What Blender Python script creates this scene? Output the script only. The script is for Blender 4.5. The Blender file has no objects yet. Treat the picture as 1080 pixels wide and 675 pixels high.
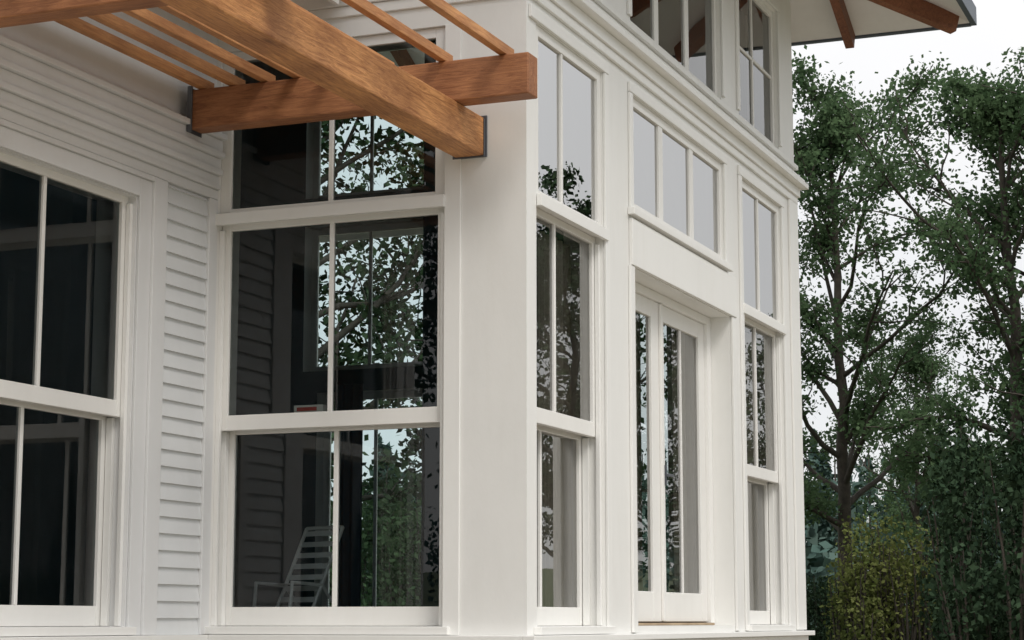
import bpy, bmesh, math, random
import numpy as np
from mathutils import Vector, Matrix

sc = bpy.context.scene
sc.view_settings.view_transform = 'Standard'
sc.view_settings.look = 'None'
sc.view_settings.exposure = 0
random.seed(7)
GZ = -1.6   # ground level; z=0 is the house floor (also eye level)

# ------------------------------------------------------------------ materials
def new_mat(name):
    m = bpy.data.materials.new(name); m.use_nodes = True
    nt = m.node_tree
    return m, nt, nt.nodes["Principled BSDF"]

def noise_mix(nt, c1, c2, scale, detail=6, rough=.6, lo=.35, hi=.65, coord='Object', stretch=None):
    tc = nt.nodes.new('ShaderNodeTexCoord')
    mp = nt.nodes.new('ShaderNodeMapping')
    if stretch: mp.inputs['Scale'].default_value = stretch
    nt.links.new(tc.outputs[coord], mp.inputs['Vector'])
    n = nt.nodes.new('ShaderNodeTexNoise')
    n.inputs['Scale'].default_value = scale; n.inputs['Detail'].default_value = detail
    n.inputs['Roughness'].default_value = rough
    nt.links.new(mp.outputs[0], n.inputs['Vector'])
    r = nt.nodes.new('ShaderNodeValToRGB')
    r.color_ramp.elements[0].position = lo; r.color_ramp.elements[1].position = hi
    r.color_ramp.elements[0].color = (*c1, 1); r.color_ramp.elements[1].color = (*c2, 1)
    nt.links.new(n.outputs['Fac'], r.inputs['Fac'])
    return r, n, mp

def paint(name, c=(.80, .80, .785), var=.05, bump=.06):
    m, nt, b = new_mat(name)
    c2 = tuple(x * (1 - var) for x in c)
    r, n, mp = noise_mix(nt, c2, c, 2.2, 8, .7, .3, .6, stretch=(1, 1, .5))
    n3 = nt.nodes.new('ShaderNodeTexNoise'); n3.inputs['Scale'].default_value = 3; n3.inputs['Detail'].default_value = 6
    mp3 = nt.nodes.new('ShaderNodeMapping'); mp3.inputs['Scale'].default_value = (4, 4, .4)
    nt.links.new(mp.inputs['Vector'].links[0].from_socket, mp3.inputs[0]); nt.links.new(mp3.outputs[0], n3.inputs['Vector'])
    r3 = nt.nodes.new('ShaderNodeValToRGB'); r3.color_ramp.elements[0].position = .28; r3.color_ramp.elements[1].position = .5
    r3.color_ramp.elements[0].color = (.88, .87, .84, 1); r3.color_ramp.elements[1].color = (1, 1, 1, 1)
    nt.links.new(n3.outputs['Fac'], r3.inputs['Fac'])
    mx = nt.nodes.new('ShaderNodeMixRGB'); mx.blend_type = 'MULTIPLY'; mx.inputs[0].default_value = .15
    nt.links.new(r.outputs[0], mx.inputs[1]); nt.links.new(r3.outputs[0], mx.inputs[2])
    nt.links.new(mx.outputs[0], b.inputs['Base Color'])
    b.inputs['Roughness'].default_value = .5
    n2 = nt.nodes.new('ShaderNodeTexNoise'); n2.inputs['Scale'].default_value = 60; n2.inputs['Detail'].default_value = 4
    nt.links.new(mp.outputs[0], n2.inputs['Vector'])
    bp = nt.nodes.new('ShaderNodeBump'); bp.inputs['Strength'].default_value = bump; bp.inputs['Distance'].default_value = .01
    nt.links.new(n2.outputs['Fac'], bp.inputs['Height']); nt.links.new(bp.outputs[0], b.inputs['Normal'])
    return m

def wood(name, c1, c2, stretch, rough=.6):
    m, nt, b = new_mat(name)
    r, n, mp = noise_mix(nt, c1, c2, 9, 12, .75, .36, .62, stretch=stretch)
    n.inputs['Distortion'].default_value = 1.1
    n2 = nt.nodes.new('ShaderNodeTexNoise'); n2.inputs['Scale'].default_value = 2.3; n2.inputs['Detail'].default_value = 5
    tc = nt.nodes.new('ShaderNodeTexCoord'); nt.links.new(tc.outputs['Object'], n2.inputs['Vector'])
    mx = nt.nodes.new('ShaderNodeMixRGB'); mx.blend_type = 'MULTIPLY'; mx.inputs[0].default_value = .7
    rr = nt.nodes.new('ShaderNodeValToRGB'); rr.color_ramp.elements[0].position = .35; rr.color_ramp.elements[1].position = .62
    rr.color_ramp.elements[0].color = (.60, .50, .45, 1); rr.color_ramp.elements[1].color = (1.1, 1.05, 1, 1)
    nt.links.new(n2.outputs['Fac'], rr.inputs['Fac'])
    nt.links.new(r.outputs[0], mx.inputs[1]); nt.links.new(rr.outputs[0], mx.inputs[2])
    vo = nt.nodes.new('ShaderNodeTexVoronoi'); vo.inputs['Scale'].default_value = 2.6
    mpk = nt.nodes.new('ShaderNodeMapping'); mpk.inputs['Scale'].default_value = tuple(.6 if q < 1 else 1.6 for q in stretch)
    nt.links.new(tc.outputs['Object'], mpk.inputs[0]); nt.links.new(mpk.outputs[0], vo.inputs['Vector'])
    kr = nt.nodes.new('ShaderNodeValToRGB'); kr.color_ramp.elements[0].position = .03; kr.color_ramp.elements[1].position = .11
    kr.color_ramp.elements[0].color = (.3, .2, .15, 1); kr.color_ramp.elements[1].color = (1, 1, 1, 1)
    nt.links.new(vo.outputs['Distance'], kr.inputs['Fac'])
    mk = nt.nodes.new('ShaderNodeMixRGB'); mk.blend_type = 'MULTIPLY'; mk.inputs[0].default_value = .8
    nt.links.new(mx.outputs[0], mk.inputs[1]); nt.links.new(kr.outputs[0], mk.inputs[2])
    nt.links.new(mk.outputs[0], b.inputs['Base Color'])
    b.inputs['Roughness'].default_value = rough
    bp = nt.nodes.new('ShaderNodeBump'); bp.inputs['Strength'].default_value = .35; bp.inputs['Distance'].default_value = .01
    nt.links.new(n.outputs['Fac'], bp.inputs['Height']); nt.links.new(bp.outputs[0], b.inputs['Normal'])
    return m

def simple(name, c, rough=.6, metal=0, var=.15, scale=4):
    m, nt, b = new_mat(name)
    r, n, mp = noise_mix(nt, tuple(x * (1 - var) for x in c), c, scale)
    nt.links.new(r.outputs[0], b.inputs['Base Color'])
    b.inputs['Roughness'].default_value = rough; b.inputs['Metallic'].default_value = metal
    return m

def glass(name, ior=1.9, tint=(.8, .84, .83)):
    m = bpy.data.materials.new(name); m.use_nodes = True
    nt = m.node_tree; nt.nodes.clear()
    o = nt.nodes.new('ShaderNodeOutputMaterial')
    t = nt.nodes.new('ShaderNodeBsdfTransparent'); t.inputs[0].default_value = (*tint, 1)
    g = nt.nodes.new('ShaderNodeBsdfGlossy'); g.inputs['Roughness'].default_value = 0.0
    g.inputs[0].default_value = (.99, .99, .98, 1)
    fr = nt.nodes.new('ShaderNodeFresnel'); fr.inputs[0].default_value = ior
    mx = nt.nodes.new('ShaderNodeMixShader')
    tc = nt.nodes.new('ShaderNodeTexCoord')
    n = nt.nodes.new('ShaderNodeTexNoise'); n.inputs['Scale'].default_value = 2.0; n.inputs['Detail'].default_value = 1
    nt.links.new(tc.outputs['Object'], n.inputs['Vector'])
    bp = nt.nodes.new('ShaderNodeBump'); bp.inputs['Strength'].default_value = .035; bp.inputs['Distance'].default_value = .02
    nt.links.new(n.outputs['Fac'], bp.inputs['Height']); nt.links.new(bp.outputs[0], g.inputs['Normal'])
    nt.links.new(fr.outputs[0], mx.inputs[0]); nt.links.new(t.outputs[0], mx.inputs[1]); nt.links.new(g.outputs[0], mx.inputs[2])
    nt.links.new(mx.outputs[0], o.inputs[0])
    return m

M_WALL = paint("white_wall_paint", (.835, .83, .805))
M_TRIM = paint("white_trim_paint", (.85, .845, .82), .03, .03)
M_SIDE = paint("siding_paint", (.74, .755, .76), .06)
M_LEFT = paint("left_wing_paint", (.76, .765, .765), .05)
M_SASH = paint("sash_paint", (.84, .83, .80), .04, .02)
M_GLASS = glass("window_glass", 1.55, (.82, .9, .9))
M_GLASS_R = glass("window_glass_side", 2.7, (.93, .94, .93))
M_GLASS_T = glass("window_glass_transom", 8.5, (.95, .95, .95))
M_FIRX = wood("fir_beam_x", (.32, .125, .042), (.72, .37, .145), (.5, 6, 6))
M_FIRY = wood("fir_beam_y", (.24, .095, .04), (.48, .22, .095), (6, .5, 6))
M_SLAT = wood("fir_slat", (.42, .18, .07), (.66, .35, .15), (.5, 6, 6))
M_SILLW = wood("sill_wood", (.34, .25, .15), (.5, .4, .27), (.5, 6, 6))
M_STEEL = simple("dark_steel", (.14, .15, .17), .5, .4)
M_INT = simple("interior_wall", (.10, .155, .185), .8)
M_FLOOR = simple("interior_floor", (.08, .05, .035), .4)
M_CURT = simple("curtain_cloth", (.80, .74, .65), .9)
M_TBRIGHT = simple("transom_brightener_cloth", (.84, .84, .82), .9, var=.04)  # near-white cloth for the sheets added to lift transom brightness
M_CURTB = simple("blue_curtain_cloth", (.20, .27, .34), .9)
M_FOUND = simple("foundation_concrete", (.35, .34, .32), .9)
M_ROOF = simple("roof_shingle", (.06, .065, .07), .85, scale=20)
M_SOFF = paint("soffit_paint", (.78, .77, .75), .06)
M_RAFT = wood("rafter_wood", (.16, .06, .03), (.3, .12, .06), (4, 4, 4))
M_GUT = simple("gutter_metal", (.10, .12, .15), .5)
M_CHAIR = simple("chair_white", (.88, .88, .88), .4, var=.03)
M_RED = simple("red_label", (.5, .05, .03), .5)
M_BOX = simple("carton_white", (.75, .72, .68), .6)

# ------------------------------------------------------------------ mesh helpers
def empty(name, loc=(0, 0, 0)):
    e = bpy.data.objects.new(name, None); e.location = loc
    sc.collection.objects.link(e); return e

class Part:
    def __init__(s, name, mat, parent=None, bevel=0):
        s.v = []; s.f = []; s.name = name; s.mat = mat; s.parent = parent; s.bevel = bevel
    def box(s, x0, x1, y0, y1, z0, z1):
        n = len(s.v)
        x0, x1 = min(x0, x1), max(x0, x1); y0, y1 = min(y0, y1), max(y0, y1); z0, z1 = min(z0, z1), max(z0, z1)
        s.v += [(x0, y0, z0), (x1, y0, z0), (x1, y1, z0), (x0, y1, z0), (x0, y0, z1), (x1, y0, z1), (x1, y1, z1), (x0, y1, z1)]
        s.f += [tuple(n + i for i in q) for q in ((3, 2, 1, 0), (4, 5, 6, 7), (0, 1, 5, 4), (1, 2, 6, 5), (2, 3, 7, 6), (3, 0, 4, 7))]
    def poly(s, pts):
        n = len(s.v); s.v += [tuple(p) for p in pts]; s.f.append(tuple(range(n, n + len(pts))))
    def beam(s, a, b, w, h):
        a = Vector(a); b = Vector(b); d = (b - a).normalized()
        side = d.cross(Vector((0, 0, 1))).normalized() * w / 2; up = side.cross(d).normalized() * h / 2
        n = len(s.v)
        for p in (a, b):
            for q in (-side - up, side - up, side + up, -side + up): s.v.append(tuple(p + q))
        s.f += [tuple(n + i for i in q) for q in ((3, 2, 1, 0), (4, 5, 6, 7), (0, 1, 5, 4), (1, 2, 6, 5), (2, 3, 7, 6), (3, 0, 4, 7))]
    def build(s):
        me = bpy.data.meshes.new(s.name); me.from_pydata(s.v, [], s.f); me.update()
        me.materials.append(s.mat)
        o = bpy.data.objects.new(s.name, me); sc.collection.objects.link(o)
        if s.parent: o.parent = s.parent
        if s.bevel:
            b = o.modifiers.new("b", 'BEVEL'); b.width = s.bevel; b.segments = 2; b.limit_method = 'ANGLE'
        return o

house = empty("white_house")
P = {}
def part(name, mat, bevel=0):
    if name not in P: P[name] = Part(name, mat, house, bevel)
    return P[name]

# a wall frame: s along wall, d depth inward, z up
class W:
    def __init__(s, axis, plane, sign=1): s.axis = axis; s.plane = plane; s.sign = sign
    def box(s, prt, s0, s1, d0, d1, z0, z1):
        a, b = s.plane + s.sign * d0, s.plane + s.sign * d1
        if s.axis == 'X': prt.box(s0, s1, a, b, z0, z1)
        else: prt.box(a, b, s0, s1, z0, z1)
    def pt(s, u, d, z):
        a = s.plane + s.sign * d
        return (u, a, z) if s.axis == 'X' else (a, u, z)
    def wall(s, prt, pin, s0, s1, z0, z1, th, ops, pmin=-99):
        S = sorted(set([s0, s1] + ([pmin] if pmin > s0 else []) + [o[0] for o in ops] + [o[1] for o in ops])); Z = sorted(set([z0, z1] + [o[2] for o in ops] + [o[3] for o in ops]))
        for i in range(len(S) - 1):
            for j in range(len(Z) - 1):
                cs = (S[i] + S[i + 1]) / 2; cz = (Z[j] + Z[j + 1]) / 2
                if any(o[0] < cs < o[1] and o[2] < cz < o[3] for o in ops): continue
                for d, q in ((0, prt), (th, pin)):
                    if d and cs < pmin: continue
                    q.poly([s.pt(S[i], d, Z[j]), s.pt(S[i + 1], d, Z[j]), s.pt(S[i + 1], d, Z[j + 1]), s.pt(S[i], d, Z[j + 1])])
        for o in ops:
            a, b, c, e = o
            prt.poly([s.pt(a, 0, c), s.pt(a, th, c), s.pt(a, th, e), s.pt(a, 0, e)])
            prt.poly([s.pt(b, 0, c), s.pt(b, th, c), s.pt(b, th, e), s.pt(b, 0, e)])
            prt.poly([s.pt(a, 0, c), s.pt(a, th, c), s.pt(b, th, c), s.pt(b, 0, c)])
            prt.poly([s.pt(a, 0, e), s.pt(a, th, e), s.pt(b, th, e), s.pt(b, 0, e)])
    def sash(s, s0, s1, z0, z1, d, st, rb, rt, mun=(), hm=(), gl=None, mw=.028):
        f = part("window_sashes", M_SASH, .003)
        g = gl or part("window_panes", M_GLASS)
        e = .001
        s.box(f, s0 + e, s0 + st, d - .02, d + .02, z0 + e, z1 - e); s.box(f, s1 - st, s1 - e, d - .02, d + .02, z0 + e, z1 - e)
        s.box(f, s0 + st, s1 - st, d - .019, d + .019, z0 + e, z0 + rb); s.box(f, s0 + st, s1 - st, d - .019, d + .019, z1 - rt, z1 - e)
        for m in mun: s.box(f, m - mw / 2, m + mw / 2, d - .015, d + .015, z0 + rb, z1 - rt)
        ed = [s0 + st] + [x for m in mun for x in (m - mw / 2, m + mw / 2)] + [s1 - st]
        for h in hm:
            for k in range(0, len(ed), 2): s.box(f, ed[k], ed[k + 1], d - .013, d + .013, h - .012, h + .012)
        q = [s.pt(s0 + st * .5, d, z0 + rb * .5), s.pt(s1 - st * .5, d, z0 + rb * .5), s.pt(s1 - st * .5, d, z1 - rt * .5), s.pt(s0 + st * .5, d, z1 - rt * .5)]
        # keep pane normals facing outdoors
        nrm = (Vector(q[1]) - Vector(q[0])).cross(Vector(q[2]) - Vector(q[0]))
        inward = Vector((0, s.sign, 0)) if s.axis == 'X' else Vector((s.sign, 0, 0))
        if nrm.dot(inward) > 0: q.reverse()
        g.poly(q)

XC, XF, YR, YL, XE, YB = 10.09, 16.28, 4.0, 6.0, 7.40, 9.7
ZT = 5.85
R = W('X', YR); C = W('Y', XC); L = W('X', YL); F = W('Y', XF, -1); E = W('Y', XE); Bk = W('X', YB, -1)
wl = part("walls", M_WALL); wi = part("interior_walls", M_INT); ww = part("left_wing_walls", M_LEFT)
TH = .26
opsR = [(10.24, 11.37, -.03, 3.38), (11.93, 14.2, -.03, 2.24), (11.93, 14.06, 2.62, 3.38), (14.55, 15.76, -.03, 3.38),
        (10.24, 11.37, 3.86, 5.05), (11.93, 14.06, 3.86, 5.05), (14.55, 15.76, 3.86, 5.05)]
opsC = [(4.50, 5.97, -.03, 3.38), (4.60, 5.9, 3.86, 5.05)]
opsL = [(7.72, 9.26, -.03, 2.33)]
opsF = [(7.35, 8.4, 0.0, 2.05), (7.35, 8.55, 2.25, 3.6), (7.35, 8.55, 3.86, 5.3), (4.5, 5.9, -.03, 3.38)]
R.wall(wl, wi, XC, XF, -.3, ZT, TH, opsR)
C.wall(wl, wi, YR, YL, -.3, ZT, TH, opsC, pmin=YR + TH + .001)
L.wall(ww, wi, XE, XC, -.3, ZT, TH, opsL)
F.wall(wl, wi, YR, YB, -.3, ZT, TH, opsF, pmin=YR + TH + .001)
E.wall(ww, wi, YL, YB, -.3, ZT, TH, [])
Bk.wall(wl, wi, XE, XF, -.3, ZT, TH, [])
# foundation
fd = part("foundation", M_FOUND)
fd.box(XC + .03, XF - .03, YR + .03, YB - .03, GZ - .3, -.305)
fd.box(XE + .03, XC + .028, YL + .03, YB - .033, GZ - .3, -.306)

def double_hung(w, s0, s1, mun, gl=None):
    w.sash(s0, s1, -.028, 1.155, .16, .062, .108, .07, [mun], gl=gl)
    w.sash(s0, s1, 1.10, 2.335, .07, .062, .09, .045, [mun], gl=gl)
    t = part("window_frames", M_TRIM, .003)
    for a, b in ((s0 + .001, s0 + .03), (s1 - .03, s1 - .001)):
        w.box(t, a, b, .02, .047, -.027, 2.29); w.box(t, a, b, .094, .135, -.027, 1.10)
    w.box(t, s0 - .05, s1 + .05, -.045, .0, -.075, -.031)
    w.box(t, s0 + .001, s1 - .001, .0, .25, -.075, -.029)

def head_bar(w, s0, s1):
    t = part("window_frames", M_TRIM, .003)
    w.box(t, s0 - .03, s1 + .03, -.03, -.0015, 2.315, 2.385)
    w.box(t, s0 + .002, s1 - .002, -.0015, .12, 2.337, 2.38)

gR = part("side_window_panes", M_GLASS_R)
gT = part("transom_panes", M_GLASS_T)
gU = part("upper_window_panes", glass("upper_glass", 2.3))
double_hung(C, 4.50, 5.97, 5.24); head_bar(C, 4.52, 5.94)
C.sash(4.50, 5.97, 2.382, 3.38, .045, .07, .035, .06, [5.24])
double_hung(R, 10.24, 11.37, 10.68, gR); head_bar(R, 10.27, 11.37)
R.sash(10.24, 11.37, 2.382, 3.38, .03, .062, .035, .06, [10.70], gl=gT)
double_hung(R, 14.55, 15.76, 15.13, gR); head_bar(R, 14.55, 15.76)
R.sash(14.55, 15.76, 2.382, 3.38, .03, .062, .035, .06, [15.12], gl=gT)
R.sash(11.93, 14.06, 2.62, 3.38, .03, .05, .055, .06, [12.60, 13.31], gl=gT, mw=.09)
# pale cloth sheets added behind the transom lights to brighten the panes
sh = part("transom_brighteners", M_TBRIGHT)
for s0, s1, z0 in ((10.26, 11.36, 2.39), (14.56, 15.75, 2.39), (11.94, 14.05, 2.64)):
    n = 40
    for i in range(n):
        a = s0 + (s1 - s0) * i / n; b = s0 + (s1 - s0) * (i + 1) / n; q = lambda x: .08 + .006 * math.sin(x * 9)
        sh.poly([R.pt(a, q(a), z0), R.pt(b, q(b), z0), R.pt(b, q(b), 3.37), R.pt(a, q(a), 3.37)])
# upper windows
R.sash(11.93, 14.06, 3.86, 5.05, .05, .05, .05, .06, [12.60, 13.31], gl=gU, mw=.09)
R.sash(10.24, 11.37, 3.86, 5.05, .05, .05, .05, .06, [10.8], [4.45], gl=gU)
R.sash(14.55, 15.76, 3.86, 5.05, .05, .05, .05, .06, [15.12], [4.47], gl=gU)
C.sash(4.60, 5.9, 3.86, 5.05, .05, .05, .05, .06, [5.25], [4.47])
double_hung(L, 7.72, 9.26, 8.485)
# far windows
F.sash(7.35, 8.4, 0.0, 2.05, .1, .06, .08, .06, [7.88]); F.sash(4.5, 5.9, -.03, 3.38, .1, .06, .08, .06, [5.2], [1.1, 2.3])
F.sash(7.35, 8.55, 2.25, 3.6, .1, .06, .06, .06, [7.95]); F.sash(7.35, 8.55, 3.86, 5.3, .1, .06, .06, .06, [7.95])

# french door
df = part("door_frame", M_TRIM, .003)
R.box(df, 11.932, 11.99, .15, .24, -.02, 2.238); R.box(df, 14.10, 14.198, .15, .24, -.02, 2.238); R.box(df, 11.99, 14.10, .15, .24, 2.18, 2.238)
th = part("door_threshold", M_SILLW, .003); R.box(th, 11.94, 14.09, .12, .25, -.029, -.012)
dl = part("french_door_leaves", M_SASH, .004)
for s0, s1, ga, gb in ((11.992, 13.018, 12.12, 12.84), (13.024, 14.098, 13.12, 13.96)):
    R.box(dl, s0, ga, .175, .215, -.004, 2.178); R.box(dl, gb, s1, .175, .215, -.004, 2.178)
    R.box(dl, ga, gb, .176, .214, -.004, .195); R.box(dl, ga, gb, .176, .214, 2.06, 2.178)
    m = (ga + gb) / 2
    R.box(dl, m - .012, m + .012, .182, .208, .195, 2.06)
    gR.poly([R.pt(ga - .01, .195, .18), R.pt(gb + .01, .195, .18), R.pt(gb + .01, .195, 2.07), R.pt(ga - .01, .195, 2.07)])
R.box(dl, 13.0, 13.045, .155, .1745, 0, 2.17)   # astragal
hd = part("door_handle", M_STEEL, .002)
R.box(hd, 13.06, 13.085, .15, .174, .92, 1.06); R.box(hd, 13.06, 13.16, .125, .149, .98, 1.0)

# front wall trim
t = part("casings", M_TRIM, .004); tl = part("left_wing_trim", M_LEFT, .004)
def casing(w, s0, s1, z0, z1, wd=.08, pr=.018, left=True, right=True, top=True, bot=False):
    if left: w.box(t, s0 - wd, s0 - .004, -pr, -.001, z0, z1)
    if right: w.box(t, s1 + .004, s1 + wd, -pr, -.001, z0, z1)
    if top: w.box(t, s0 - wd, s1 + wd, -pr - .003, -.001, z1 + .003, z1 + wd)
    if bot: w.box(t, s0 - wd - .02, s1 + wd + .02, -pr - .03, -.001, z0 - .05, z0 - .003)
casing(R, 10.24, 11.37, -.07, 3.38, left=False, top=False)
R.box(t, 10.12, 11.45, -.021, -.001, 3.383, 3.46)
casing(R, 11.93, 14.06, 2.62, 3.38, .07, bot=True)
casing(R, 14.55, 15.76, -.07, 3.38)
R.box(t, 11.86, 14.30, -.028, -.001, 2.245, 2.548)       # door lintel board
R.box(t, 14.204, 14.30, -.02, -.001, -.07, 2.243); R.box(t, 11.84, 11.926, -.02, -.001, -.07, 2.243)
for a, b in ((11.93, 14.06), (14.55, 15.76), (10.24, 11.37)): casing(R, a, b, 3.90, 5.05, .07)
R.box(t, 16.02, XF + .02, -.02, -.001, -.07, 3.5)
# belt course wraps round
bt = part("belt_course", M_TRIM, .004)
def belt(z0, z1, pr):
    R.box(bt, XC - pr, XF + pr, -pr, -.001, z0, z1)
    C.box(bt, YR - .0005, YL - .05, -pr, -.001, z0, z1)
    F.box(bt, YR - .0005, YB, -pr, -.001, z0, z1)
belt(3.50, 3.56, .022); belt(3.562, 3.64, .04); belt(3.642, 3.685, .10); belt(3.687, 3.72, .075); belt(3.80, 3.84, .03)
# water table
def base(z0, z1, pr):
    R.box(bt, XC - pr, XF + pr, -pr, -.001, z0, z1)
    C.box(bt, YR - .0005, YL - .07, -pr, -.001, z0, z1)
    L.box(bt, XE - pr, XC - pr - .001, -pr + .001, -.001, z0, z1)
    F.box(bt, YR - .0005, YB, -pr, -.001, z0, z1)
base(-.115, -.078, .075); base(-.30, -.118, .03)
C.box(t, 4.395, 4.496, -.012, -.001, -.077, 3.38)
# left wall trims
L.box(tl, 9.27, 9.39, -.018, -.001, -.077, 2.44); L.box(tl, 9.392, 9.53, -.034, -.001, -.077, 2.47)
L.box(tl, 7.59, 7.71, -.018, -.001, -.077, 2.44); L.box(tl, 7.45, 7.588, -.034, -.001, -.077, 2.47)
L.box(tl, 7.712, 9.268, -.018, -.001, 2.335, 2.44); L.box(tl, 7.59, 9.39, -.034, -.001, 2.442, 2.47)
for z0, z1, pr in ((2.472, 2.53, .03), (2.532, 2.56, .05), (2.562, 2.615, .036), (2.617, 2.65, .062), (2.652, 2.72, .044), (2.722, 2.755, .075), (2.757, 2.83, .055), (2.832, 2.865, .085)):
    L.box(tl, XE - .02, XC - .001, -pr, -.001, z0, z1)
L.box(tl, 9.995, XC - .002, -.032, -.001, -.077, 2.47)
# clapboards
sd = part("clapboard_siding", M_SIDE)
def claps(w, s0, s1, z0, z1, pitch=.0935):
    z = z0
    while z < z1 - .01:
        zt = min(z + pitch, z1); j = random.uniform(-.002, .002)
        A = w.pt(s0, -.024 + j, z); B = w.pt(s1, -.024 - j, z); c = w.pt(s1, -.007, zt); d = w.pt(s0, -.007, zt)
        A2 = w.pt(s0, -.003, z); B2 = w.pt(s1, -.003, z)
        sd.poly([A, B, c, d]); sd.poly([A2, B2, B, A]); sd.poly([A, d, w.pt(s0, -.003, zt), A2]); sd.poly([B, c, w.pt(s1, -.003, zt), B2])
        z = zt
claps(L, 9.532, 9.993, -.077, 2.47)
claps(E, YL, YB, -.077, 2.8)

# interior floor, ceiling
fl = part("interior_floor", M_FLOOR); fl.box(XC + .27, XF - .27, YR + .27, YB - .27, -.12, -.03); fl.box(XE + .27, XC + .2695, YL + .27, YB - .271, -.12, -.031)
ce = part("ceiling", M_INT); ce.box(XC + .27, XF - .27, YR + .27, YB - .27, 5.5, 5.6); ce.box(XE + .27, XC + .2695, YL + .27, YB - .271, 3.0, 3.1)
def curtain(name, mat, w, s0, s1, d, z0, z1, amp=1.0):
    p = part(name, mat); n = int((s1 - s0) / .012)
    for i in range(n):
        a = s0 + (s1 - s0) * i / n; b = s0 + (s1 - s0) * (i + 1) / n
        f = lambda x: d + amp * (.025 * math.sin(x * 62 + 1.5 * math.sin(x * 7)) + .012 * math.sin(x * 23))
        p.poly([w.pt(a, f(a), z0), w.pt(b, f(b), z0), w.pt(b, f(b), z1), w.pt(a, f(a), z1)])
curtain("curtains", M_CURT, R, 10.78, 11.365, .225, 0, 2.3, .7)
curtain("curtains", M_CURT, R, 14.56, 15.755, .225, 0, 2.3, .7)
curtain("curtains", M_CURT, R, 12.35, 12.98, .30, 0, 2.3)
curtain("curtains", M_CURT, R, 13.62, 14.5, .30, 0, 2.3)
curtain("far_curtain", M_CURTB, F, 7.86, 8.16, .4, 0, 2.1)

# roof with overhang, hip form
rf = part("roof", M_ROOF); so = part("soffit", M_SOFF); gu = part("gutter", M_GUT, .004)
x0, x1, y0, y1, ze = XC - 1.15, XF + 1.15, YR - 1.35, YB + 1.2, 5.27
sl = .45; hy = (y1 - y0) / 2; zr = ze + sl * hy
e = [(x0, y0), (x1, y0), (x1, y1), (x0, y1)]
cx = (x0 + x1) / 2; ra = (x0 + hy if x0 + hy < cx else cx - .1, (y0 + y1) / 2); rb = (x1 - hy if x1 - hy > cx else cx + .1, (y0 + y1) / 2)
def hip(prt, dz):
    z = ze + dz; zz = zr + dz
    prt.poly([(*e[0], z), (*e[1], z), (*rb, zz), (*ra, zz)]); prt.poly([(*e[1], z), (*e[2], z), (*rb, zz)])
    prt.poly([(*e[2], z), (*e[3], z), (*ra, zz), (*rb, zz)]); prt.poly([(*e[3], z), (*e[0], z), (*ra, zz)])
hip(rf, .13); hip(so, 0)
gu.box(x0 - .03, x1 + .03, y0 - .05, y0, ze - .02, ze + .15); gu.box(x0 - .03, x1 + .03, y1, y1 + .05, ze - .02, ze + .15)
gu.box(x1, x1 + .05, y0 + .001, y1 - .001, ze - .02, ze + .149); gu.box(x0 - .05, x0, y0 + .001, y1 - .001, ze - .02, ze + .149)
# left wing roof + out-of-view skirt eave added to darken the left wall
gx0, gx1, gy0, gy1 = XE - .35, x0 - .06, YL - .5, YB + 1.2
so.poly([(gx0, gy0, 5.5), (gx1, gy0, 5.5), (gx1, gy1, 5.9), (gx0, gy1, 5.9)]); rf.poly([(gx0, gy0, 5.63), (gx1, gy0, 5.63), (gx1, gy1, 6.03), (gx0, gy1, 6.03)])
gu.box(gx0, gx1, gy0 - .05, gy0, 5.47, 5.64)
so.poly([(gx0, 5.15, 3.56), (XC - .12, 5.15, 3.56), (XC - .12, 5.999, 3.9), (gx0, 5.999, 3.9)]); rf.poly([(gx0, 5.15, 3.66), (XC - .12, 5.15, 3.66), (XC - .12, 5.999, 4.0), (gx0, 5.999, 4.0)])
t.box(gx0, XC - .12, 5.12, 5.149, 3.54, 3.67)
ra_ = part("rafters", M_RAFT, .004)
def rz(x=None, y=None): return ze + sl * ((x1 - x) if x is not None else (y - y0))
ra_.beam((XF - .1, YR - .1 + .2, ze + 1.3 * .43 - .10), (x1 - .10, y0 + .12, ze - .03), .10, .16)
for yy in (3.72,): ra_.beam((XF + .25, yy, rz(x=XF + .25) - .10), (x1 - .06, yy, rz(x=x1 - .06) - .10), .08, .15)
for yy in np.arange(4.4, 9.8, .6): ra_.beam((XF, yy, rz(x=XF) - .10), (x1 - .06, yy, rz(x=x1 - .06) - .10), .08, .15)
for xx in np.arange(XC + .2, XF, .61): ra_.beam((xx, YR, rz(y=YR) - .10), (xx, y0 + .06, rz(y=y0 + .06) - .10), .08, .15)
for yy in np.arange(4.4, 6, .6): ra_.beam((XC, yy, ze + sl * 1.15 - .10), (x0 + .06, yy, ze + sl * .06 - .10), .08, .15)
for p in P.values(): p.build()
P.clear()

# ------------------------------------------------------------------ pergola
pg = empty("wood_pergola")
def pp(name, mat, bev=.006): return Part(name, mat, pg, bev)
a = pp("main_beam", M_FIRX, .008); a.box(4.6, XC - .014, 4.25, 4.43, 2.59, 2.808); a.build()
a = pp("cross_beams", M_FIRY, .008)
a.box(9.68, 9.82, 3.825, 5.935, 2.81, 3.04); a.box(7.5, 7.64, 3.825, 5.90, 2.811, 3.04); a.box(5.2, 5.34, 3.825, 6.3, 2.81, 3.04); a.build()
a = pp("slats", M_SLAT, .004)
for i, yy in enumerate((5.86, 5.66, 5.45, 5.24, 5.0, 4.70, 4.34, 3.98)):
    a.box(4.9, 9.79 + random.uniform(-.02, .02), yy - .024, yy + .024, 3.042, 3.098)
a.build()
a = pp("post", M_FIRX); a.box(4.75, 4.93, 4.251, 4.429, GZ, 2.588); a.box(5.18, 5.36, 6.0, 6.18, GZ, 2.808); a.build()
a = pp("beam_hangers", M_STEEL, .002)
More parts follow.
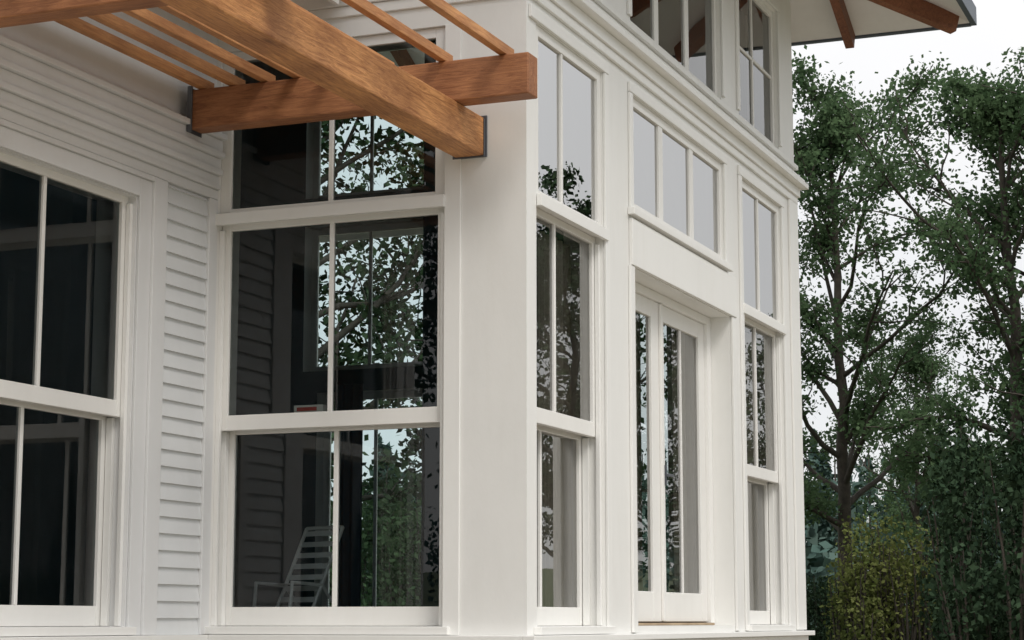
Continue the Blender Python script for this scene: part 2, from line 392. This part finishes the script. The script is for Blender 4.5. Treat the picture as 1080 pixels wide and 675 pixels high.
a.box(XC - .0135, XC - .0125 + .01, 4.235, 4.445, 2.582, 2.82); a.box(XC - .03, XC - .014, 4.244, 4.2485, 2.58, 2.80)
a.box(9.665, 9.678, 5.91, 5.94, 2.79, 3.06); a.box(9.678, 9.83, 5.9365, 5.94, 2.79, 3.06); a.build()

# ------------------------------------------------------------------ carton on the sash rail
ct = empty("small_carton", (10.25, 5.42, 1.156))
a = Part("box_body", M_BOX, ct, .002); a.box(-.03, .04, -.10, .09, 0.002, .085); a.build()
a = Part("label", M_RED, ct); a.box(-.0325, -.0305, -.06, .07, .05, .072); a.build()

# ------------------------------------------------------------------ lawn chair (inside)
def tube(verts, faces, pts, radii, n=6):
    base_ = len(verts); pts = [Vector(p) for p in pts]
    for i, p in enumerate(pts):
        d = (pts[min(i + 1, len(pts) - 1)] - pts[max(i - 1, 0)])
        if d.length < 1e-6: d = Vector((0, 0, 1))
        d.normalize(); s = d.cross(Vector((.31, .95, .05))).normalized(); u = d.cross(s)
        for k in range(n):
            a = 2 * math.pi * k / n
            verts.append(tuple(p + (s * math.cos(a) + u * math.sin(a)) * radii[i]))
    for i in range(len(pts) - 1):
        for k in range(n):
            faces.append((base_ + i * n + k, base_ + i * n + (k + 1) % n, base_ + (i + 1) * n + (k + 1) % n, base_ + (i + 1) * n + k))
ch = empty("folding_lawn_chair", (11.12, 5.98, -.03)); ch.rotation_euler = (0, 0, math.radians(-112)); ch.scale = (.70, .70, .70)
fr_ = Part("frame", M_CHAIR, ch); wb = Part("webbing", M_CHAIR, ch, .002)
hw = .25
for sx in (-hw, hw):
    tube(fr_.v, fr_.f, [(sx, -.25, .0), (sx, -.22, .38), (sx, .12, .36)], [.018] * 3)
    tube(fr_.v, fr_.f, [(sx, -.02, .06), (sx, .12, .36), (sx, .36, .88)], [.018] * 3)
    tube(fr_.v, fr_.f, [(sx * 1.02, .42, .0), (sx * 1.02, .12, .36)], [.015] * 2)
tube(fr_.v, fr_.f, [(-hw, .36, .88), (hw, .36, .88)], [.018] * 2); tube(fr_.v, fr_.f, [(-hw, .42, .02), (hw, .42, .02)], [.012] * 2)
tube(fr_.v, fr_.f, [(-hw, -.25, .02), (hw, -.25, .02)], [.012] * 2)
for k in range(7):
    f_ = -.25 + 1.15 * k / 6; c_ = Vector((0, .12 + .24 * f_, .36 + .52 * f_)); u_ = Vector((0, .24, .52)).normalized() * .026
    n_ = Vector((0, -.52, .24)).normalized() * .006
    A = [c_ + Vector((sx * hw, 0, 0)) + q for sx in (-1, 1) for q in (-u_ + n_, u_ + n_)]
    wb.poly([A[0], A[2], A[3], A[1]])
for k in range(5):
    y_ = -.18 + .065 * k; wb.box(-hw, hw, y_, y_ + .04, .368, .372)
fr_.build(); wb.build()

# ------------------------------------------------------------------ vegetation
def leaf_mat(name, cols, trans=.35, scale=.9):
    m = bpy.data.materials.new(name); m.use_nodes = True
    nt = m.node_tree; nt.nodes.clear()
    o = nt.nodes.new('ShaderNodeOutputMaterial'); d = nt.nodes.new('ShaderNodeBsdfDiffuse')
    r, n, mp = noise_mix(nt, cols[0], cols[1], scale, 3, .6, .3, .7)
    g = nt.nodes.new('ShaderNodeNewGeometry')
    r2 = nt.nodes.new('ShaderNodeMixRGB'); r2.inputs[2].default_value = (*cols[2], 1)
    mr = nt.nodes.new('ShaderNodeMath'); mr.operation = 'MULTIPLY'; mr.inputs[1].default_value = .7
    nt.links.new(g.outputs['Random Per Island'], mr.inputs[0]); nt.links.new(mr.outputs[0], r2.inputs[0])
    nt.links.new(r.outputs[0], r2.inputs[1])
    nt.links.new(r2.outputs[0], d.inputs['Color'])
    if trans > 0:
        t = nt.nodes.new('ShaderNodeBsdfTranslucent'); mx = nt.nodes.new('ShaderNodeMixShader')
        nt.links.new(r2.outputs[0], t.inputs['Color']); mx.inputs[0].default_value = trans
        nt.links.new(d.outputs[0], mx.inputs[1]); nt.links.new(t.outputs[0], mx.inputs[2]); nt.links.new(mx.outputs[0], o.inputs[0])
    else: nt.links.new(d.outputs[0], o.inputs[0])
    return m
M_BARK = simple("bark", (.07, .058, .045), .9, var=.5, scale=8)
M_LEAF = leaf_mat("leaf_green", ((.045, .088, .042), (.09, .145, .068), (.12, .175, .09)), .4)
M_LEAFD = leaf_mat("leaf_dark", ((.02, .042, .022), (.05, .085, .042), (.06, .09, .045)), 0)
M_LEAFK = leaf_mat("leaf_very_dark", ((.015, .030, .018), (.04, .066, .036), (.045, .072, .04)), 0, 1.5)
M_LEAFY = leaf_mat("leaf_yellow", ((.07, .11, .03), (.16, .18, .055), (.20, .21, .08)), .3)
M_FARHAZE = leaf_mat("leaf_far_hazed", ((.045, .085, .075), (.08, .125, .105), (.10, .14, .12)), 0, .05)  # distance haze put into the leaf colour as a bluish cast

def make_mesh(name, tv, tf, leaves, mats):
    nl = len(leaves)
    V = np.array(tv, dtype=np.float32).reshape(-1, 3) if len(tv) else np.zeros((0, 3), np.float32)
    allv = np.concatenate([V, np.asarray(leaves, np.float32).reshape(-1, 3)])
    F1 = np.array(tf, dtype=np.int32).reshape(-1, 4) if len(tf) else np.zeros((0, 4), np.int32)
    F2 = np.arange(nl * 4, dtype=np.int32).reshape(-1, 4) + len(V)
    FF = np.concatenate([F1, F2])
    me = bpy.data.meshes.new(name)
    me.vertices.add(len(allv)); me.vertices.foreach_set('co', allv.ravel())
    me.loops.add(FF.size); me.loops.foreach_set('vertex_index', FF.ravel())
    me.polygons.add(len(FF)); me.polygons.foreach_set('loop_start', np.arange(0, FF.size, 4, dtype=np.int32))
    me.polygons.foreach_set('loop_total', np.full(len(FF), 4, np.int32))
    mi = np.ones(len(FF), np.int32); mi[:len(F1)] = 0
    for m in mats: me.materials.append(m)
    me.polygons.foreach_set('material_index', mi)
    me.update(calc_edges=True); me.validate()
    return me

def leaves_at(rng, centers, size):
    n = len(centers)
    a = rng.normal(size=(n, 3)); a /= np.linalg.norm(a, axis=1)[:, None]
    b = rng.normal(size=(n, 3)); b[:, 2] *= .5; b -= (a * b).sum(1)[:, None] * a; b /= np.linalg.norm(b, axis=1)[:, None]
    s = size * (.6 + .8 * rng.random(n))[:, None]
    a = a * s * .5; b = b * s * .34
    return np.stack([centers - a, centers + b, centers + a, centers - b], 1)

def tree_mesh(name, H, lo, rad, seed, leafmat, nb=30, lpt=24, lsize=.1, r0=.13, lean=.3, prof=1.0, spread=.16, dens=.85, forks=0, elev=(.25, .8)):
    rng = np.random.default_rng(seed); rnd = random.Random(seed)
    tv, tf, cen = [], [], []
    def path(p, d, ln, n, wob, up):
        pts = [p.copy()]; dd = d.normalized()
        for i in range(n):
            dd = (dd + Vector((rnd.gauss(0, wob), rnd.gauss(0, wob), rnd.gauss(0, wob) + up))).normalized()
            pts.append(pts[-1] + dd * ln / n)
        return pts
    trunk = [Vector((0, 0, -.2))]
    ang = rnd.random() * 6.28; dx = Vector((math.cos(ang), math.sin(ang), 0)) * lean / 14
    x = Vector((0, 0, 0))
    for i in range(1, 15):
        x = x + dx + Vector((rnd.gauss(0, .06), rnd.gauss(0, .06), 0)); trunk.append(Vector((x.x, x.y, H * .97 * i / 14)))
    tube(tv, tf, trunk, [r0 * (1 - .9 * i / 14) + .01 for i in range(15)], 8)
    for b in range(nb):
        t_ = lo + (1 - lo) * ((b + rnd.random()) / nb) * .98
        k = t_ * 14; i = min(int(k), 13); p = trunk[i].lerp(trunk[i + 1], k - i)
        q = (t_ - lo) / (1 - lo)
        ln = rad * prof * (math.sin(math.pi * min(1, (.22 + .78 * q)) ** 1.0) ** .7 + .12) * rnd.choice((.45, .7, .9, 1.05, 1.3))
        az = b * 2.4 + rnd.gauss(0, .4); el = rnd.uniform(*elev) + .35 * q
        d = Vector((math.cos(az) * math.cos(el), math.sin(az) * math.cos(el), math.sin(el)))
        pts = path(p, d, ln, 6, .16, .03); rr = max(.014, r0 * .42 * (1 - .75 * q))
        tube(tv, tf, pts, [rr * (1 - .8 * j / 6) + .004 for j in range(7)], 5)
        for s_ in range(7):
            kk = rnd.uniform(1.4, 6); j = min(int(kk), 5); pp_ = pts[j].lerp(pts[j + 1], kk - j)
            d2 = (pts[j + 1] - pts[j]).normalized() + Vector((rnd.gauss(0, .7), rnd.gauss(0, .7), rnd.gauss(0, .45)))
            l2 = ln * rnd.uniform(.18, .42)
            sp = path(pp_, d2, l2, 4, .2, .03)
            tube(tv, tf, sp, [.013 * (1 - .7 * m / 4) + .003 for m in range(5)], 4)
            for tw in range(4):
                if rnd.random() > dens: continue
                kk = rnd.uniform(1, 4); j = min(int(kk), 3); tp = sp[j].lerp(sp[j + 1], kk - j)
                off = Vector((rnd.gauss(0, 1), rnd.gauss(0, 1), rnd.gauss(0, .7))).normalized() * rnd.uniform(.1, .4)
                n = int(lpt * rnd.uniform(.3, 1.5))
                tt = rng.random(n)[:, None]
                c = np.array(tp)[None] + np.array(off)[None] * tt + rng.normal(size=(n, 3)) * spread * np.array([1, 1, .6])
                cen.append(c)
    cen = np.concatenate(cen)
    return make_mesh(name, tv, tf, leaves_at(rng, cen, lsize), [M_BARK, leafmat])

def place(name, me, x, y, rz_=0, s=1.0, sz=None):
    o = bpy.data.objects.new(name, me); o.location = (x, y, GZ); o.rotation_euler = (0, 0, rz_); o.scale = (s, s, sz or s)
    sc.collection.objects.link(o); return o
th_ = math.radians(22.05)
def polar(Fd, u):   # distance ahead and lateral offset -> ground position
    Rr = (u - 540) / 2124 * Fd
    return Fd * math.cos(th_) + Rr * math.sin(th_), Fd * math.sin(th_) - Rr * math.cos(th_)

mA = tree_mesh("tree_a", 11.2, .27, 2.6, 11, M_LEAF, nb=33, lpt=38, lsize=.088, r0=.15, lean=.9, dens=.87, elev=(.3, 1.0), spread=.17)
mB = tree_mesh("tree_b", 10.4, .25, 2.7, 5, M_LEAF, nb=32, lpt=38, lsize=.088, r0=.17, lean=.3, dens=.87, elev=(.3, 1.0), spread=.17)
mC = tree_mesh("tree_c", 13, .25, 3.6, 23, M_LEAFD, nb=34, lpt=20, lsize=.15, r0=.2, lean=.6, spread=.26)
x, y = polar(36, 888); place("deciduous_tree", mA, x, y, .4)
x, y = polar(31, 1074); place("deciduous_tree", mB, x, y, 2.0)
x, y = polar(43, 972); place("deciduous_tree", mA, x, y, 3.4, .7)
x, y = polar(33, 1165); place("deciduous_tree", mB, x, y, 4.4, 1.02)
for (x, y, r_, s_) in ((-9, 11, 0, 1.0), (-13, 17, 1.3, 1.1), (-17, 10, 2.1, 1.15), (-20, 23, 3.3, 1.2), (-7, 19, 4, .9), (-22, 15, 5, 1.25), (-15, 3, .7, 1.1), (-24, -4, 2.7, 1.1), (-3, 15, 5.2, .8)):
    place("oak_tree", mC, x, y, r_, s_)
for (x, y, r_, s_) in ((46, -9, 0, .92), (56, -15, 1.3, 1.05), (42, -12, 2.1, .7), (66, -22, 3.3, 1.2), (52, -4, 5, .75), (74, -16, 1, 1.1),
                       (26, -9, 1, .95), (29, -14, 2.2, 1.1), (23, -11, 3.1, .9), (33, -16, 4, 1.15), (20, -14, 5, 1.1), (36, -21, .3, 1.2), (27, -20, 2.6, 1.2)):
    place("oak_tree", mC, x, y, r_, s_)
for (x, y, r_, s_) in ((23.5, 12.3, 1.0, .85), (27, 15.5, 2.5, .95), (30, 12.6, 4.1, .8)):
    place("oak_tree", mC, x, y, r_, s_)

# bushes
def bush(name, blobs, n, size, mat, seed):
    rng = np.random.default_rng(seed); out = []; tv, tf = [], []
    vol = np.array([b[3] * b[4] * b[5] for b in blobs]) ** .7; vol /= vol.sum()
    for b, w in zip(blobs, vol):
        m = int(n * w); d = rng.normal(size=(m, 3)); d /= np.linalg.norm(d, axis=1)[:, None]
        rr = rng.random(m) ** .4 * (1 + .22 * np.sin(d[:, 0] * 7 + seed) * np.cos(d[:, 1] * 6 + d[:, 2] * 8))
        c = np.array(b[:3]) + d * rr[:, None] * np.array(b[3:6])
        out.append(c)
        for k in range(5):
            dd = rng.normal(size=3); dd /= np.linalg.norm(dd)
            tube(tv, tf, [(b[0], b[1], 0), (b[0] + dd[0] * b[3] * .3, b[1] + dd[1] * b[4] * .3, b[2] * .6), (b[0] + dd[0] * b[3] * .8, b[1] + dd[1] * b[4] * .8, b[2] + abs(dd[2]) * b[5] * .8)], [.04, .025, .008], 4)
    c = np.concatenate(out)
    return make_mesh(name, tv, tf, leaves_at(rng, c, size), [M_BARK, mat])
def rblobs(seed, n, w, h):
    r = random.Random(seed); o = []
    for i in range(n):
        z = h * r.uniform(.15, .8); o.append((r.uniform(-w, w) * (1 - .5 * z / h), r.uniform(-w, w) * .6, z, r.uniform(.3, .6) * w * .6, r.uniform(.3, .6) * w * .6, r.uniform(.12, .28) * h))
    return o
by = bush("yellow_bush_mesh", rblobs(3, 26, 1.15, 3.7), 9000, .075, M_LEAFY, 1)
bd = bush("dark_bush_mesh", rblobs(4, 26, 2.0, 4.6), 18000, .10, M_LEAFK, 2)
bg_ = bush("green_bush_mesh", rblobs(8, 24, 2.0, 4.2), 14000, .10, M_LEAF, 3)
x, y = polar(31, 928); place("yellow_green_bush", by, x, y, .5, .95)
for (d, u, r_, s_, z_) in ((34, 858, 0, .4, .55), (28, 1050, 1, .6, .95), (25, 1110, 2, .8, 1.0), (38, 1002, 3, .55, .7)):
    x, y = polar(d, u); place("dark_bush", bd, x, y, r_, s_, z_)
for (x, y, r_, s_) in ((25, 11.9, 0, .8), (27.5, 13.6, 1.2, .9), (24, 13.4, 2.2, .85), (26, 10.4, 3.2, .7)):
    place("green_bush", bg_, x, y, r_, s_)

# distant forest : one object
rng = np.random.default_rng(99); L_ = []; tv, tf = [], []
for i in range(300):
    az = rng.random() * 2 * math.pi if i < 180 else math.radians(rng.uniform(4, 26))
    D = rng.uniform(75, 150)
    px, py = D * math.cos(az), D * math.sin(az)
    hh = rng.uniform(7, 12) * D / 110
    m = 420
    if rng.random() < .55:
        t1 = rng.random(m) ** .7; lay = np.sin(t1 * 60) * .15
        rr = (1 - t1) * hh * .2 * (1 + lay) * rng.random(m) ** .35; aa = rng.random(m) * 6.283
        c = np.stack([px + rr * np.cos(aa), py + rr * np.sin(aa), GZ + hh * (.05 + .95 * t1) - rr * .3], 1)
    else:
        c = []
        for k in range(7):
            cc = np.array([px + rng.normal() * hh * .16, py + rng.normal() * hh * .16, GZ + hh * rng.uniform(.25, .8)])
            d = rng.normal(size=(m // 7, 3)); d /= np.linalg.norm(d, axis=1)[:, None]
            c.append(cc + d * (rng.random((m // 7, 1)) ** .4) * hh * .17)
        c = np.concatenate(c)
    L_.append(leaves_at(rng, c, .6))
    tube(tv, tf, [(px, py, GZ), (px, py, GZ + hh * .9)], [.2, .04], 4)
me = make_mesh("distant_forest", tv, tf, np.concatenate(L_), [M_BARK, M_FARHAZE])
o = bpy.data.objects.new("distant_forest", me); sc.collection.objects.link(o)

# ------------------------------------------------------------------ ground & hill
gm, nt, b = new_mat("grass_and_bounce_dirt_ground")
r, n, mp = noise_mix(nt, (.035, .055, .02), (.09, .11, .045), .6, 8, .7, .3, .7)
rd, nd, mpd = noise_mix(nt, (.20, .17, .13), (.34, .30, .24), 1.5, 8, .7, .3, .7)  # pale dirt near the house, out of view, added to bounce light onto walls
vl = nt.nodes.new('ShaderNodeVectorMath'); vl.operation = 'DISTANCE'; vl.inputs[1].default_value = (9, 0, GZ)
nt.links.new(mp.inputs['Vector'].links[0].from_socket, vl.inputs[0])
mr = nt.nodes.new('ShaderNodeMapRange'); mr.inputs[1].default_value = 13; mr.inputs[2].default_value = 17
nt.links.new(vl.outputs['Value'], mr.inputs[0])
mxg = nt.nodes.new('ShaderNodeMixRGB'); nt.links.new(mr.outputs[0], mxg.inputs[0]); nt.links.new(rd.outputs[0], mxg.inputs[1]); nt.links.new(r.outputs[0], mxg.inputs[2])
nt.links.new(mxg.outputs[0], b.inputs['Base Color']); b.inputs['Roughness'].default_value = .95
me = bpy.data.meshes.new("ground"); bm = bmesh.new()
bmesh.ops.create_grid(bm, x_segments=120, y_segments=120, size=1500)
for v in bm.verts:
    d = math.hypot(v.co.x, v.co.y); v.co.z = GZ + max(0, d - 170) * .035 * (1 + .3 * math.sin(v.co.x / 130) * math.cos(v.co.y / 170))
    v.co.z = min(v.co.z, 20)
bm.to_mesh(me); bm.free(); me.materials.append(gm)
g = bpy.data.objects.new("ground", me); sc.collection.objects.link(g)

# ------------------------------------------------------------------ sky & sun
S = Vector((-.50, -.62, .95)).normalized()
el = math.asin(S.z); rot = math.atan2(S.x, S.y)
w = bpy.data.worlds.new("World"); sc.world = w; w.use_nodes = True
nt = w.node_tree; bg = nt.nodes["Background"]
sky = nt.nodes.new('ShaderNodeTexSky'); sky.sky_type = 'NISHITA'; sky.sun_disc = False
sky.sun_elevation = el; sky.sun_rotation = rot
tc = nt.nodes.new('ShaderNodeTexCoord'); n = nt.nodes.new('ShaderNodeTexNoise'); n.inputs['Scale'].default_value = 2.2; n.inputs['Detail'].default_value = 5
nt.links.new(tc.outputs['Generated'], n.inputs['Vector'])
r = nt.nodes.new('ShaderNodeValToRGB'); r.color_ramp.elements[0].position = .3; r.color_ramp.elements[1].position = .75
r.color_ramp.elements[0].color = (.82, .83, .85, 1); r.color_ramp.elements[1].color = (.97, .955, .945, 1)
nt.links.new(n.outputs['Fac'], r.inputs['Fac'])
sx = nt.nodes.new('ShaderNodeSeparateXYZ'); nt.links.new(tc.outputs['Generated'], sx.inputs[0])
m1 = nt.nodes.new('ShaderNodeMath'); m1.operation = 'MAXIMUM'; m1.inputs[1].default_value = 0; nt.links.new(sx.outputs['Z'], m1.inputs[0])
m2 = nt.nodes.new('ShaderNodeMath'); m2.operation = 'POWER'; m2.inputs[1].default_value = 2; nt.links.new(m1.outputs[0], m2.inputs[0])
m3 = nt.nodes.new('ShaderNodeMath'); m3.operation = 'MULTIPLY_ADD'; m3.inputs[1].default_value = 13; m3.inputs[2].default_value = 9.4; nt.links.new(m2.outputs[0], m3.inputs[0])
sc1 = nt.nodes.new('ShaderNodeVectorMath'); sc1.operation = 'SCALE'
nt.links.new(m3.outputs[0], sc1.inputs['Scale'])
nt.links.new(r.outputs[0], sc1.inputs[0])
mx = nt.nodes.new('ShaderNodeMixRGB'); mx.inputs[0].default_value = .9
nt.links.new(sky.outputs[0], mx.inputs[1]); nt.links.new(sc1.outputs[0], mx.inputs[2])
nt.links.new(mx.outputs[0], bg.inputs['Color']); bg.inputs['Strength'].default_value = .11
ld = bpy.data.lights.new("sun", 'SUN'); ld.energy = 1.5; ld.angle = math.radians(20); ld.color = (1, .955, .89)
lo_ = bpy.data.objects.new("sun", ld); lo_.rotation_euler = S.to_track_quat('Z', 'Y').to_euler(); sc.collection.objects.link(lo_)

# ------------------------------------------------------------------ camera
cd = bpy.data.cameras.new("camera"); cam = bpy.data.objects.new("camera", cd); sc.collection.objects.link(cam)
cd.sensor_width = 36; cd.lens = 70; cd.clip_start = .1; cd.clip_end = 5000
p_ = math.atan(317.5 / 2100)
fw = Vector((math.cos(p_) * math.cos(th_), math.cos(p_) * math.sin(th_), math.sin(p_)))
cam.rotation_euler = fw.to_track_quat('-Z', 'Y').to_euler(); cam.location = (0, 0, 0)
sc.camera = cam
